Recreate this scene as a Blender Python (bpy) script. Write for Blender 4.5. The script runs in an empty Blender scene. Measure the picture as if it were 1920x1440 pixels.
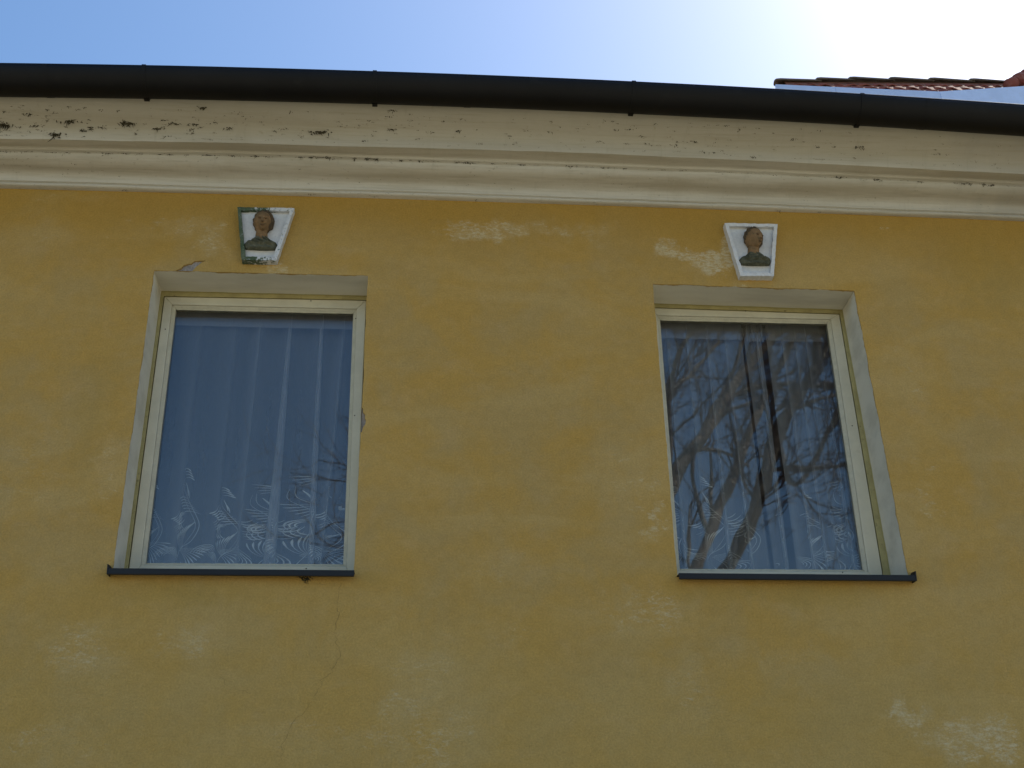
import bpy, bmesh, math, random
from math import sin, cos, pi, radians as R
from mathutils import Vector, Matrix, noise
from mathutils.bvhtree import BVHTree
random.seed(7)
SC = bpy.context.scene
COL = SC.collection

# ------------------------------------------------------------------ camera
FPX, PITCH, YAW, ROLL = 2193.0, .4818, .087, .0194
CAM = Vector((0, -4.731, 1.6))
_x = Vector((cos(YAW), -sin(YAW), 0)); _y = Vector((sin(YAW), cos(YAW), 0)); _z = Vector((0, 0, 1))
FWD = cos(PITCH)*_y + sin(PITCH)*_z; _u = -sin(PITCH)*_y + cos(PITCH)*_z
RGT = cos(ROLL)*_x - sin(ROLL)*_u; UPV = sin(ROLL)*_x + cos(ROLL)*_u
cd = bpy.data.cameras.new('camera'); cam = bpy.data.objects.new('camera', cd); COL.objects.link(cam)
M4 = Matrix((RGT, UPV, -FWD)).transposed().to_4x4(); M4.translation = CAM; cam.matrix_world = M4
cd.sensor_width = 36; cd.lens = 36*FPX/1920; cd.clip_start = .05; cd.clip_end = 2000
SC.camera = cam

# ------------------------------------------------------------------ light
SUN_AZ, SUN_EL = R(57), R(48)           # azimuth from +Y towards +X: beyond the house, off to the right
w = bpy.data.worlds.new('World'); SC.world = w; w.use_nodes = True
nt = w.node_tree; nt.nodes.clear()
sky = nt.nodes.new('ShaderNodeTexSky'); sky.sky_type = 'NISHITA'; sky.sun_disc = False
sky.sun_elevation = SUN_EL; sky.sun_rotation = SUN_AZ
sky.altitude = 200; sky.air_density = 1.15; sky.dust_density = 1.8; sky.ozone_density = 1.6
bg = nt.nodes.new('ShaderNodeBackground'); bg.inputs['Strength'].default_value = .122
wo = nt.nodes.new('ShaderNodeOutputWorld')
hs = nt.nodes.new('ShaderNodeHueSaturation'); hs.inputs['Hue'].default_value = .499; hs.inputs['Saturation'].default_value = 1.2      # the camera's colour setting
nt.links.new(sky.outputs[0], hs.inputs['Color']); nt.links.new(hs.outputs[0], bg.inputs[0]); nt.links.new(bg.outputs[0], wo.inputs[0])
sl = bpy.data.lights.new('sun', 'SUN'); sl.energy = 4.6; sl.angle = R(.5); sl.color = (1, .95, .86)
so = bpy.data.objects.new('sun', sl); COL.objects.link(so)
sdir = Vector((sin(SUN_AZ)*cos(SUN_EL), cos(SUN_AZ)*cos(SUN_EL), sin(SUN_EL)))
so.rotation_euler = sdir.to_track_quat('Z', 'Y').to_euler(); so.location = (10, 10, 20)
SC.view_settings.view_transform = 'Standard'; SC.view_settings.look = 'None'
SC.view_settings.exposure = .74; SC.view_settings.gamma = 1; SC.view_settings.use_curve_mapping = False
SC.cycles.max_bounces = 8; SC.cycles.transparent_max_bounces = 24; SC.cycles.caustics_reflective = False
SC.cycles.sample_clamp_indirect = 6

def hit(px, py, Y=0.0):
    "point of the plane y=Y that is seen at that place of the photograph"
    r = RGT*((px-960)/FPX) - UPV*((py-720)/FPX) + FWD
    return CAM + r*((Y-CAM.y)/r.y)

# ------------------------------------------------------------------ materials
class NT:
    def __init__(s, name):
        s.m = bpy.data.materials.new(name); s.m.use_nodes = True; s.t = s.m.node_tree; s.t.nodes.clear()
        s.out = s.n('ShaderNodeOutputMaterial'); s.b = s.n('ShaderNodeBsdfPrincipled')
        s.l(s.b.outputs[0], s.out.inputs[0]); s.co = s.n('ShaderNodeTexCoord').outputs['Object']
    def n(s, t, **k):
        a = s.t.nodes.new(t)
        for q, v in k.items(): setattr(a, q, v)
        return a
    def l(s, a, b): s.t.links.new(a, b)
    def put(s, sock, v):
        if hasattr(v, 'is_output'): s.l(v, sock)
        else: sock.default_value = (*v, 1) if isinstance(v, tuple) and len(v) == 3 and sock.type == 'RGBA' else v
    def map(s, scale=(1, 1, 1), loc=(0, 0, 0)):
        a = s.n('ShaderNodeMapping'); s.l(s.co, a.inputs[0]); a.inputs['Scale'].default_value = scale; a.inputs['Location'].default_value = loc
        return a.outputs[0]
    def noise(s, scale, detail=4, rough=.55, vec=None, dist=0):
        a = s.n('ShaderNodeTexNoise'); s.l(vec or s.co, a.inputs['Vector'])
        a.inputs['Scale'].default_value = scale; a.inputs['Detail'].default_value = detail
        a.inputs['Roughness'].default_value = rough; a.inputs['Distortion'].default_value = dist
        return a.outputs[0]
    def mr(s, v, a, b, c=0., d=1.):
        m = s.n('ShaderNodeMapRange', interpolation_type='SMOOTHSTEP'); s.l(v, m.inputs[0])
        for i, q in enumerate((a, b, c, d)): m.inputs[i+1].default_value = q
        return m.outputs[0]
    def math(s, op, a, b=None, clamp=False):
        m = s.n('ShaderNodeMath', operation=op, use_clamp=clamp); s.put(m.inputs[0], a)
        if b is not None: s.put(m.inputs[1], b)
        return m.outputs[0]
    def mix(s, f, a, b, mode='MIX'):
        m = s.n('ShaderNodeMix', data_type='RGBA', blend_type=mode); s.put(m.inputs[0], f); s.put(m.inputs[6], a); s.put(m.inputs[7], b)
        return m.outputs[2]
    def bump(s, h, st, dist, prev=None):
        b = s.n('ShaderNodeBump'); s.l(h, b.inputs['Height']); b.inputs['Strength'].default_value = st; b.inputs['Distance'].default_value = dist
        if prev: s.l(prev, b.inputs['Normal'])
        s.l(b.outputs[0], s.b.inputs['Normal']); return b.outputs[0]
    def fin(s, col, rough=.8, spec=.3, metal=0):
        s.put(s.b.inputs['Base Color'], col); s.put(s.b.inputs['Roughness'], rough); s.b.inputs['Specular IOR Level'].default_value = spec
        s.b.inputs['Metallic'].default_value = metal; return s.m
    def xyz(s):
        a = s.n('ShaderNodeSeparateXYZ'); s.l(s.co, a.inputs[0]); return a.outputs

def mat_wall():
    s = NT('ochre_limewash'); X, Y, Z = s.xyz()
    cl = s.noise(7.5, 6, .68, s.map((.8, 1, 1.2), (1, 2, 3)), .5); big = s.noise(.9, 5, .6); mid = s.noise(3.2, 5, .6, dist=.4); hor = s.noise(2.0, 5, .6, s.map((.55, 1, 1.7), (3, 0, 1)), .8)
    col = s.mix(s.mr(mid, .36, .66), (.455, .278, .072), (.415, .278, .100))
    col = s.mix(s.math('MULTIPLY', s.mr(hor, .42, .68), .55), col, (.475, .325, .122))
    col = s.mix(s.math('MULTIPLY', s.mr(cl, .5, .75), .28), col, (.50, .345, .165)); col = s.mix(s.math('MULTIPLY', s.mr(cl, .46, .3), .2), col, (.38, .225, .05))
    # richer colour high up under the eaves
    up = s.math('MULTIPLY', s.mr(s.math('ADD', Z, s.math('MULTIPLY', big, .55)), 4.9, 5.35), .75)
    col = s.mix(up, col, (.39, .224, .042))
    # weaker, chalkier wash low down
    low = s.math('MULTIPLY', s.mr(s.math('ADD', Z, s.math('MULTIPLY', big, 1.0)), 3.9, 3.0), .4)
    col = s.mix(low, col, (.455, .318, .106))
    fine = s.math('ADD', s.math('MULTIPLY', s.noise(46, 7, .75, s.map((.55, 1, 1.3)), 1.0), .62), s.math('MULTIPLY', s.noise(9, 5, .6, s.map((.6, 1, 1.4), (4, 4, 4)), .8), .40)); speck = s.noise(150, 3, .6)
    wx = s.math('ADD', X, s.math('MULTIPLY', s.math('SUBTRACT', s.noise(7, 5, .65, s.map((1, 1, 1), (5, 0, 2))), .5), .42)); wz = s.math('ADD', Z, s.math('MULTIPLY', s.math('SUBTRACT', s.noise(8, 5, .65, s.map((1, 1, 1), (0, 7, 3))), .5), .26))
    def blob(px, py, rx, rz, st):
        c = hit(px, py, 0); a = s.math('DIVIDE', s.math('SUBTRACT', wx, c.x), rx); b = s.math('DIVIDE', s.math('SUBTRACT', wz, c.z), rz)
        q = s.math('ADD', s.math('MULTIPLY', a, a), s.math('MULTIPLY', b, b))
        return s.math('MULTIPLY', s.mr(q, 1.0, .0), st)
    def blobs(lst):
        t = None
        for b in lst:
            v = blob(*b); t = v if t is None else s.math('MAXIMUM', t, v)
        return t
    pale = blobs([(890, 432, .24, .08, .85), (955, 425, .16, .06, .8), (920, 445, .12, .06, .8), (1110, 440, .16, .09, .7), (1045, 428, .2, .05, .6), (1250, 468, .12, .09, 1.0),
                  (1335, 492, .19, .075, 1.35), (1372, 470, .09, .16, 1.1), (1392, 545, .1, .05, .9), (1290, 480, .12, .05, 1.0), (350, 425, .25, .06, .6),
                  (405, 455, .1, .12, .65), (120, 370, .3, .05, .4), (70, 430, .25, .2, .35), (235, 440, .2, .12, .35), (520, 500, .05, .07, .9), (525, 520, .03, .1, .9), (1660, 422, .05, .02, .9),
                  (150, 1215, .25, .16, .6), (345, 1205, .22, .09, .6), (800, 1360, .35, .28, .55), (780, 1240, .2, .08, .55), (1210, 1140, .3, .14, .6),
                  (1232, 960, .05, .2, .7), (1170, 900, .22, .3, .4), (1710, 700, .12, .3, .45), (1740, 920, .1, .25, .5), (1700, 1340, .12, .06, .9), (1840, 1385, .3, .14, .95), (960, 1060, .3, .1, .35),
                  (1290, 1280, .12, .3, .45), (560, 1380, .5, .1, .4), (60, 870, .2, .35, .4), (210, 880, .08, .3, .45), (950, 1190, .16, .1, .4), (1480, 1240, .4, .12, .35), (100, 1400, .3, .15, .45)])
    thr = s.math('ADD', s.math('MULTIPLY', pale, .30), fine)
    k = s.math('MULTIPLY', s.math('MULTIPLY', s.mr(thr, .64, .86), s.mr(s.noise(55, 6, .8, s.map((.5, 1, 1.3), (1, 1, 8)), .8), .42, .58, .12, 1)), .66)
    col = s.mix(k, col, (.60, .53, .37))
    soft = s.math('MULTIPLY', pale, s.mr(mid, .35, .6, .02, .22))
    col = s.mix(soft, col, (.58, .47, .27))
    rust = blobs([(300, 1110, .5, .07, .5), (1480, 1112, .5, .08, .6), (1860, 520, .3, .4, .5), (1320, 560, .2, .08, .3), (430, 520, .3, .1, .3), (60, 330, .4, .3, .4), (700, 1090, .12, .05, .4),
                  (1640, 900, .06, .5, .3), (180, 760, .12, .5, .3), (1280, 1120, .06, .12, .45)])
    col = s.mix(s.math('MULTIPLY', rust, s.mr(mid, .3, .7, .3, .85)), col, (.37, .235, .05))
    grain = s.mr(speck, .35, .65, .93, 1.07)
    col = s.mix(1.0, col, s.mix(grain, (0, 0, 0), (1, 1, 1)), 'MULTIPLY') if False else col
    vv = s.n('ShaderNodeHueSaturation'); s.l(col, vv.inputs['Color']); s.put(vv.inputs['Value'], s.math('MULTIPLY', s.mr(s.noise(22, 7, .75), .3, .7, .95, 1.05), s.mr(s.noise(120, 3, .7), .3, .7, .90, 1.10))); col = vv.outputs[0]
    h1 = s.noise(5.5, 4, .55); h2 = s.noise(60, 6, .7); h3 = s.noise(220, 2, .5)
    b1 = s.bump(h1, .28, .03); b2 = s.bump(h2, .6, .007, b1); s.bump(h3, .7, .003, b2)
    return s.fin(col, .92, .12)

def mat_plaster(name, base, dirt, amount=.5, edge=None):
    s = NT(name); X, Y, Z = s.xyz()
    n1 = s.noise(3, 5, .6, s.map((.5, 2, 3))); n2 = s.noise(26, 6, .7)
    col = s.mix(s.math('MULTIPLY', s.mr(n1, .4, .72), amount), base, dirt)
    col = s.mix(s.math('MULTIPLY', s.mr(n2, .6, .78), amount*.6), col, dirt)
    if edge:        # ochre wall colour brushed unevenly round the arris and next to the frame
        n3 = s.noise(9, 5, .65, s.map((1, 1, 1), (2, 5, 1)))
        d = s.math('ADD', Y, s.math('MULTIPLY', n3, -.05))
        col = s.mix(s.mr(d, -.016, -.022), col, edge)
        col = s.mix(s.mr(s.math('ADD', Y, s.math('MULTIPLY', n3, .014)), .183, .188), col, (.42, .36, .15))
    b1 = s.bump(s.noise(8, 4), .4, .012); s.bump(n2, .35, .004, b1)
    return s.fin(col, .88, .15)

def mat_cornice():
    s = NT('cream_moulding_plaster'); X, Y, Z = s.xyz()
    n1 = s.noise(2.2, 5, .6, s.map((.35, 4, 6))); n2 = s.noise(30, 6, .72); n3 = s.noise(5, 4, .6, s.map((1.5, .5, .2)))
    col = s.mix(s.mr(n1, .38, .68), (.55, .515, .44), (.43, .39, .31))
    # older bare lime showing on the deep cove, nearer white below it
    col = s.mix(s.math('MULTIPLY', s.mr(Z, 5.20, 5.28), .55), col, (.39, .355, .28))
    col = s.mix(s.math('MULTIPLY', s.mr(n3, .55, .75), .3), col, (.40, .36, .28))
    gr = s.math('MULTIPLY', s.mr(s.math('ADD', X, s.math('MULTIPLY', n3, 1.1)), 2.9, 3.7), .5)
    col = s.mix(gr, col, (.34, .32, .29))
    k = s.math('MULTIPLY', s.mr(n2, .60, .74), .5); col = s.mix(k, col, (.33, .285, .20))
    n5 = s.noise(5, 6, .7, s.map((.6, 7, 22), (9, 1, 2))); col = s.mix(s.math('MULTIPLY', s.mr(n5, .5, .66), .38), col, (.36, .32, .24)); n6 = s.noise(6, 5, .7, s.map((3, 1, .35), (2, 1, 2))); col = s.mix(s.math('MULTIPLY', s.mr(n6, .56, .72), .22), col, (.30, .27, .21))
    b1 = s.bump(s.noise(7, 4), .35, .014); s.bump(n2, .35, .004, b1)
    return s.fin(col, .88, .15)

def simple(name, col, rough=.7, spec=.3, var=.12, scale=12, bump=.25, bd=.003, metal=0, dirt=None, damt=.35):
    s = NT(name); n = s.noise(scale, 5, .65)
    c2 = tuple(v*(1-var*2) for v in col)
    c = s.mix(s.mr(n, .3, .7), col, c2)
    if dirt: c = s.mix(s.math('MULTIPLY', s.mr(s.noise(scale*2.6, 6, .7), .56, .70), damt), c, dirt)
    if bump: s.bump(s.noise(scale*5, 4), bump, bd)
    return s.fin(c, rough, spec, metal)

def mat_sheer(name, col, a):
    s = NT(name); s.t.nodes.remove(s.b)
    tr = s.n('ShaderNodeBsdfTransparent'); di = s.n('ShaderNodeBsdfDiffuse'); tl = s.n('ShaderNodeBsdfTranslucent')
    di.inputs[0].default_value = (*col, 1); tl.inputs[0].default_value = (*col, 1)
    m1 = s.n('ShaderNodeMixShader'); m1.inputs[0].default_value = .3; s.l(di.outputs[0], m1.inputs[1]); s.l(tl.outputs[0], m1.inputs[2])
    lw = s.n('ShaderNodeLayerWeight'); lw.inputs['Blend'].default_value = .35    # threads close up when the weave is seen edge on
    weave = s.noise(60, 3, .6, s.map((6, 6, .5)))
    f = s.math('ADD', s.math('MULTIPLY', lw.outputs['Facing'], 1.0), a)
    f = s.math('MULTIPLY', f, s.mr(weave, .3, .7, .95, 1.05), True)
    m2 = s.n('ShaderNodeMixShader'); s.l(f, m2.inputs[0]); s.l(tr.outputs[0], m2.inputs[1]); s.l(m1.outputs[0], m2.inputs[2])
    s.l(m2.outputs[0], s.out.inputs[0]); return s.m

def mat_glass():
    s = NT('window_glass'); s.t.nodes.remove(s.b)
    tr = s.n('ShaderNodeBsdfTransparent'); tr.inputs[0].default_value = (.93, .95, .95, 1)
    gl = s.n('ShaderNodeBsdfAnisotropic') if False else s.n('ShaderNodeBsdfGlossy'); gl.inputs['Roughness'].default_value = .012
    fr = s.n('ShaderNodeFresnel'); fr.inputs[0].default_value = 1.52
    bp = s.n('ShaderNodeBump'); s.l(s.noise(2.2, 2, .5), bp.inputs['Height']); bp.inputs['Strength'].default_value = .12; bp.inputs['Distance'].default_value = .01
    s.l(bp.outputs[0], gl.inputs['Normal'])
    mx = s.n('ShaderNodeMixShader'); s.l(s.math('MULTIPLY', fr.outputs[0], 1.9, True), mx.inputs[0]); s.l(tr.outputs[0], mx.inputs[1]); s.l(gl.outputs[0], mx.inputs[2])
    s.l(mx.outputs[0], s.out.inputs[0]); return s.m

MT = dict(
    wall=mat_wall(), cornice=mat_cornice(),
    reveal=mat_plaster('white_reveal_plaster', (.70, .655, .54), (.46, .42, .33), .5, (.44, .28, .085)),
    mortar=simple('bare_grey_mortar', (.40, .36, .33), .95, .1, .2, 40, .8, .006),
    crack=simple('crack_shadowed_plaster', (.20, .135, .06), .95, .05, .2, 30, 0),
    gutter=simple('dark_brown_painted_metal', (.006, .0055, .0060), .58, .22, .2, 3, .15, .002, 0, (.012, .011, .011), .5),
    bracket=simple('gutter_strap_metal', (.009, .010, .011), .45, .5, .1, 20, 0),
    sill=simple('anthracite_sheet_metal', (.008, .008, .009), .5, .35, .15, 10, .1),
    frame=simple('yellowed_frame_paint', (.42, .36, .16), .6, .4, .12, 14, .2, .002, 0, (.12, .10, .05), .6),
    sash=simple('cream_gloss_paint', (.60, .555, .42), .42, .45, .06, 8, .2, .0015, 0, (.46, .41, .29), .35),
    bead=simple('putty_bead_paint', (.55, .51, .38), .5, .4, .08, 22, .4, .003, 0, (.36, .33, .24), .4),
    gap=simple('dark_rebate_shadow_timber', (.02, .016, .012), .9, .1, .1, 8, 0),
    glass=mat_glass(), inner=simple('interior_paint', (.33, .31, .29), .9, .1, .05, 2, 0),
    sheer=mat_sheer('sheer_net_cloth', (.82, .83, .90), .22), sheer_b=mat_sheer('old_net_cloth', (.80, .80, .83), .33), sheer2=mat_sheer('dense_hem_cloth', (.74, .74, .80), .42),
    thread=simple('white_embroidery_thread', (.9, .9, .9), .7, .3, .03, 60, 0),
    plaque=simple('white_plaque_plaster', (.66, .66, .66), .85, .2, .06, 40, .5, .002, 0, (.34, .36, .40), .5),
    border_clean=simple('white_border_plaster', (.68, .67, .66), .85, .2, .06, 40, .5, .002, 0, (.36, .36, .38), .6),
    roof=simple('roof_covering', (.25, .09, .05), .8, .2, .2, 10, .5),
    fascia=simple('skylit_white_fascia_paint', (.50, .66, .95), .5, .4, .05, 6, .1, .002, 0, (.45, .52, .62), .4),  # white board with the sky's blue light put into its colour
    rail=simple('white_curtain_rail', (.6, .6, .62), .6, .3, .05, 10, 0),
)
def mat_green_border():
    s = NT('green_border_plaster'); X, Y, Z = s.xyz()
    n = s.noise(55, 5, .7); green = s.mix(s.mr(s.noise(20, 4), .3, .7), (.055, .085, .045), (.11, .135, .085))
    # paint survives mostly at the left, flaked to white on the right
    e = s.math('ADD', n, s.math('MULTIPLY', s.math('SUBTRACT', X, -.79), 1.7))
    col = s.mix(s.mr(e, .50, .60), green, (.60, .60, .60)); col = s.mix(s.math('MULTIPLY', s.mr(s.noise(90, 4), .58, .68), .6), col, (.25, .27, .28))
    s.bump(n, .6, .003); return s.fin(col, .85, .2)
MT['border_green'] = mat_green_border()
def mat_bust(name, a, b, c):
    s = NT(name); n = s.noise(28, 5, .65); col = s.mix(s.mr(n, .35, .65), a, b)
    col = s.mix(s.math('MULTIPLY', s.mr(s.noise(75, 4, .6), .55, .68), .7), col, c); s.bump(s.noise(90, 4), .5, .0025); return s.fin(col, .8, .25)
MT['skin'] = mat_bust('terracotta_face_paint', (.25, .15, .072), (.17, .105, .05), (.10, .075, .04))
MT['hair'] = mat_bust('brown_hair_paint', (.10, .065, .035), (.07, .05, .03), (.17, .12, .06))
MT['dim'] = mat_bust('shadow_brown_hollow_paint', (.15, .09, .045), (.12, .075, .04), (.10, .06, .035))  # shade in the eye, mouth and nostril hollows, painted as brown
MT['robe'] = mat_bust('green_robe_paint', (.105, .105, .070), (.055, .058, .038), (.17, .165, .12))
MT['debris'] = simple('dry_moss_and_cobweb', (.085, .072, .045), .95, .05, .35, 20, 0, dirt=(.05, .075, .03), damt=.8)
def mat_tile():
    s = NT('red_clay_tile'); n = s.noise(9, 5, .65)
    oi = s.n('ShaderNodeObjectInfo'); c = s.mix(oi.outputs['Random'], (.30, .085, .055), (.20, .055, .042))
    c = s.mix(s.math('MULTIPLY', s.mr(n, .5, .7), .5), c, (.44, .33, .30)); s.bump(s.noise(50, 4), .4, .004); return s.fin(c, .7, .3)
MT['tile'] = mat_tile(); MT['ridge'] = simple('weathered_ridge_tile', (.15, .11, .075), .85, .2, .2, 9, .4, .005, 0, (.24, .10, .07), .6)
MT['bark'] = simple('grey_brown_bark', (.25, .215, .18), .9, .15, .25, 5, .8, .03); MT['twig'] = simple('reddish_twig_bark', (.11, .07, .05), .85, .15, .2, 5, 0)
MT['render'] = mat_plaster('neighbour_render', (.5, .48, .42), (.4, .38, .33), .5)
def mat_ground():
    s = NT('worn_gravel_and_grass'); n = s.noise(.35, 6, .6); c = s.mix(s.mr(n, .42, .6), (.36, .32, .25), (.20, .20, .11))
    c = s.mix(s.math('MULTIPLY', s.mr(s.noise(14, 5, .7), .4, .65), .4), c, (.42, .38, .31)); s.bump(s.noise(30, 5, .7), .6, .02); return s.fin(c, .95, .1)
MT['ground'] = mat_ground()

# ------------------------------------------------------------------ object helpers
def mesh(name, verts, faces, mat, parent=None, smooth=False):
    me = bpy.data.meshes.new(name); me.from_pydata([tuple(v) for v in verts], [], faces); me.update()
    if smooth: me.polygons.foreach_set('use_smooth', [True]*len(me.polygons))
    me.materials.append(mat)
    o = bpy.data.objects.new(name, me); COL.objects.link(o)
    if parent: o.parent = parent
    return o
def thing(name, label, cat, loc=(0, 0, 0), group=None):
    o = bpy.data.objects.new(name, None); COL.objects.link(o); o.location = loc; o.empty_display_size = .2
    o['label'] = label; o['category'] = cat
    if group: o['group'] = group
    bpy.context.view_layer.update(); return o
def adopt(parent, *objs):
    "meshes are written in world coordinates; keep them there under a parent that stands elsewhere"
    for o in objs:
        o.parent = parent; p = parent; off = Vector()
        while p: off += p.location; p = p.parent
        o.location = -off
class MB:
    def __init__(s): s.v = []; s.f = []
    def add(s, vs, fs):
        k = len(s.v); s.v += [Vector(v) for v in vs]; s.f += [tuple(i+k for i in f) for f in fs]
    def hexa(s, a, b):      # a, b: two quads (front and back) in the same order
        s.add(list(a)+list(b), [(0, 1, 2, 3), (7, 6, 5, 4), (0, 4, 5, 1), (1, 5, 6, 2), (2, 6, 7, 3), (3, 7, 4, 0)])
    def box(s, x0, x1, y0, y1, z0, z1):
        s.hexa([(x0, y0, z0), (x1, y0, z0), (x1, y0, z1), (x0, y0, z1)], [(x0, y1, z0), (x1, y1, z0), (x1, y1, z1), (x0, y1, z1)])
    def tube(s, pts, rad, n=6, cap=True):
        k = len(s.v); m = len(pts); last = Vector((.3, .2, 1))
        for i, p in enumerate(pts):
            d = (pts[min(i+1, m-1)]-pts[max(i-1, 0)]).normalized()
            a = d.cross(Vector((.12, 1, .2))).normalized() if abs(d.dot(Vector((.12, 1, .2)).normalized())) < .95 else d.cross(Vector((1, 0, 0))).normalized()
            b = d.cross(a)
            for j in range(n):
                t = 2*pi*j/n; s.v.append(p+(a*cos(t)+b*sin(t))*rad[i])
        for i in range(m-1):
            for j in range(n):
                s.f.append((k+i*n+j, k+i*n+(j+1) % n, k+(i+1)*n+(j+1) % n, k+(i+1)*n+j))
        if cap: s.f.append(tuple(k+j for j in range(n))[::-1]); s.f.append(tuple(k+(m-1)*n+j for j in range(n)))
    def build(s, name, mat, parent=None, smooth=False):
        return mesh(name, s.v, s.f, mat, parent, smooth)
def bevel(o, w=.002, seg=2):
    m = o.modifiers.new('bevel', 'BEVEL'); m.width = w; m.segments = seg; m.limit_method = 'ANGLE'; m.angle_limit = R(40)

# ------------------------------------------------------------------ ground
g = MB(); N = 40
g.add([(-300+600*i/N, -300+600*j/N, 0) for i in range(N+1) for j in range(N+1)], [(i*(N+1)+j, (i+1)*(N+1)+j, (i+1)*(N+1)+j+1, i*(N+1)+j+1) for i in range(N) for j in range(N)])
go = g.build('ground', MT['ground']); go['kind'] = 'structure'

# ------------------------------------------------------------------ the yellow house
house = thing('house', 'yellow ochre plastered house front with cream cornice and two windows', 'house')
X0, X1, ZT, DEP = -7.0, 9.0, 5.4, 4.4
WIN = [dict(o=[(-1.263, 4.6455), (-.2655, 4.649), (-.2647, 3.172), (-1.2512, 3.172)],
            s=[(-1.246, 4.618), (-.279, 4.626), (-.272, 3.17), (-1.2335, 3.17)],
            p=[(-1.188, 4.559), (-.340, 4.562), (-.326, 3.281), (-1.170, 3.279)]),
       dict(o=[(1.1077, 4.6487), (2.1104, 4.641), (2.1225, 3.176), (1.1054, 3.176)],
            s=[(1.124, 4.627), (2.0935, 4.618), (2.088, 3.17), (1.119, 3.17)],
            p=[(1.177, 4.569), (2.029, 4.572), (2.007, 3.277), (1.167, 3.274)])]
def edge_pts(a, b, n, j, seed):
    out = []
    for i in range(n):
        t = i/n; x = a[0]+(b[0]-a[0])*t; z = a[1]+(b[1]-a[1])*t
        q = noise.noise((x*9+seed, z*9, seed*3.1))*j+noise.noise((x*40, z*40, seed))*j*.5 if i else 0
        if abs(b[0]-a[0]) > abs(b[1]-a[1]): z += q
        else: x += q
        out.append((x, z))
    return out
for k, W in enumerate(WIN):
    TL, TR, BR, BL = W['o']; J = .0035
    W['top'] = edge_pts(TL, TR, 44, J, 1+k)+[TR]
    W['right'] = edge_pts(TR, BR, 60, J, 2+k)+[BR]
    W['left'] = edge_pts(BL, TL, 60, J, 3+k)+[TL]
    W['bottom'] = edge_pts(BR, BL, 3, 0, 4)+[BL]
# the plaster flake broken off above the first window, and small chips at its right arris
chip = [(-1.165, 4.6462), (-1.151, 4.656), (-1.140, 4.661), (-1.131, 4.678), (-1.121, 4.682), (-1.108, 4.688), (-1.096, 4.689), (-1.084, 4.704), (-1.060, 4.707), (-1.030, 4.708),
        (-1.048, 4.699), (-1.058, 4.686), (-1.070, 4.676), (-1.078, 4.662), (-1.088, 4.6467)]
W0 = WIN[0]
topf = [p for p in W0['top'] if p[0] < -1.17]+chip+[p for p in W0['top'] if p[0] > -1.083]
chip2 = [(-.2665, 3.950), (-.2600, 3.942), (-.2590, 3.925), (-.2490, 3.915), (-.2500, 3.895), (-.2440, 3.885), (-.2470, 3.865), (-.2560, 3.850), (-.2590, 3.830), (-.2665, 3.823)]
rightf = [p for p in W0['right'] if p[1] > 3.955]+chip2+[p for p in W0['right'] if p[1] < 3.818]
wm = MB()
def ng(pts, y=0.0): wm.add([(x, y, z) for x, z in pts], [tuple(range(len(pts)))])
A, B = WIN
def seg(a, b): return [a, b]
ng([(X0, 0), (A['o'][3][0], 0), *A['left'], (A['o'][0][0], ZT), (X0, ZT)])
ng([(A['o'][3][0], 0), (A['o'][2][0], 0), *A['bottom']])
ng([*topf, (A['o'][1][0], ZT), (A['o'][0][0], ZT)])
ng([(A['o'][2][0], 0), (.45, 0), (.45, ZT), (A['o'][1][0], ZT), *rightf])
ng([(.45, 0), (B['o'][3][0], 0), *B['left'], (B['o'][0][0], ZT), (.45, ZT)])
ng([(B['o'][3][0], 0), (B['o'][2][0], 0), *B['bottom']])
ng([*B['top'], (B['o'][1][0], ZT), (B['o'][0][0], ZT)])
ng([(B['o'][2][0], 0), (X1, 0), (X1, ZT), (B['o'][1][0], ZT), *B['right']])
for ch in (chip, chip2):
    for a, b in zip(ch, ch[1:]): wm.add([(a[0], 0, a[1]), (b[0], 0, b[1]), (b[0], .011, b[1]), (a[0], .011, a[1])], [(0, 1, 2, 3)])
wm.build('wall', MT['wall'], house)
# mortar core where the plaster fell away (lumpy patches 11 mm back)
def patch(x0, x1, z0, z1, n=26, m=12):
    b = MB(); vs = []
    for i in range(n+1):
        for j in range(m+1):
            x = x0+(x1-x0)*i/n; z = z0+(z1-z0)*j/m
            vs.append((x, .0105-.006*abs(noise.noise((x*60, z*60, 2)))-.003*noise.noise((x*170, z*170, 5)), z))
    b.add(vs, [(i*(m+1)+j, (i+1)*(m+1)+j, (i+1)*(m+1)+j+1, i*(m+1)+j+1) for i in range(n) for j in range(m)])
    o = b.build('bare_mortar_patch', MT['mortar'], house); o['label'] = 'grey mortar showing where plaster broke off'; return o
patch(-1.175, -1.02, 4.6475, 4.715); patch(-.2650, -.235, 3.81, 3.96, 8, 20)
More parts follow.
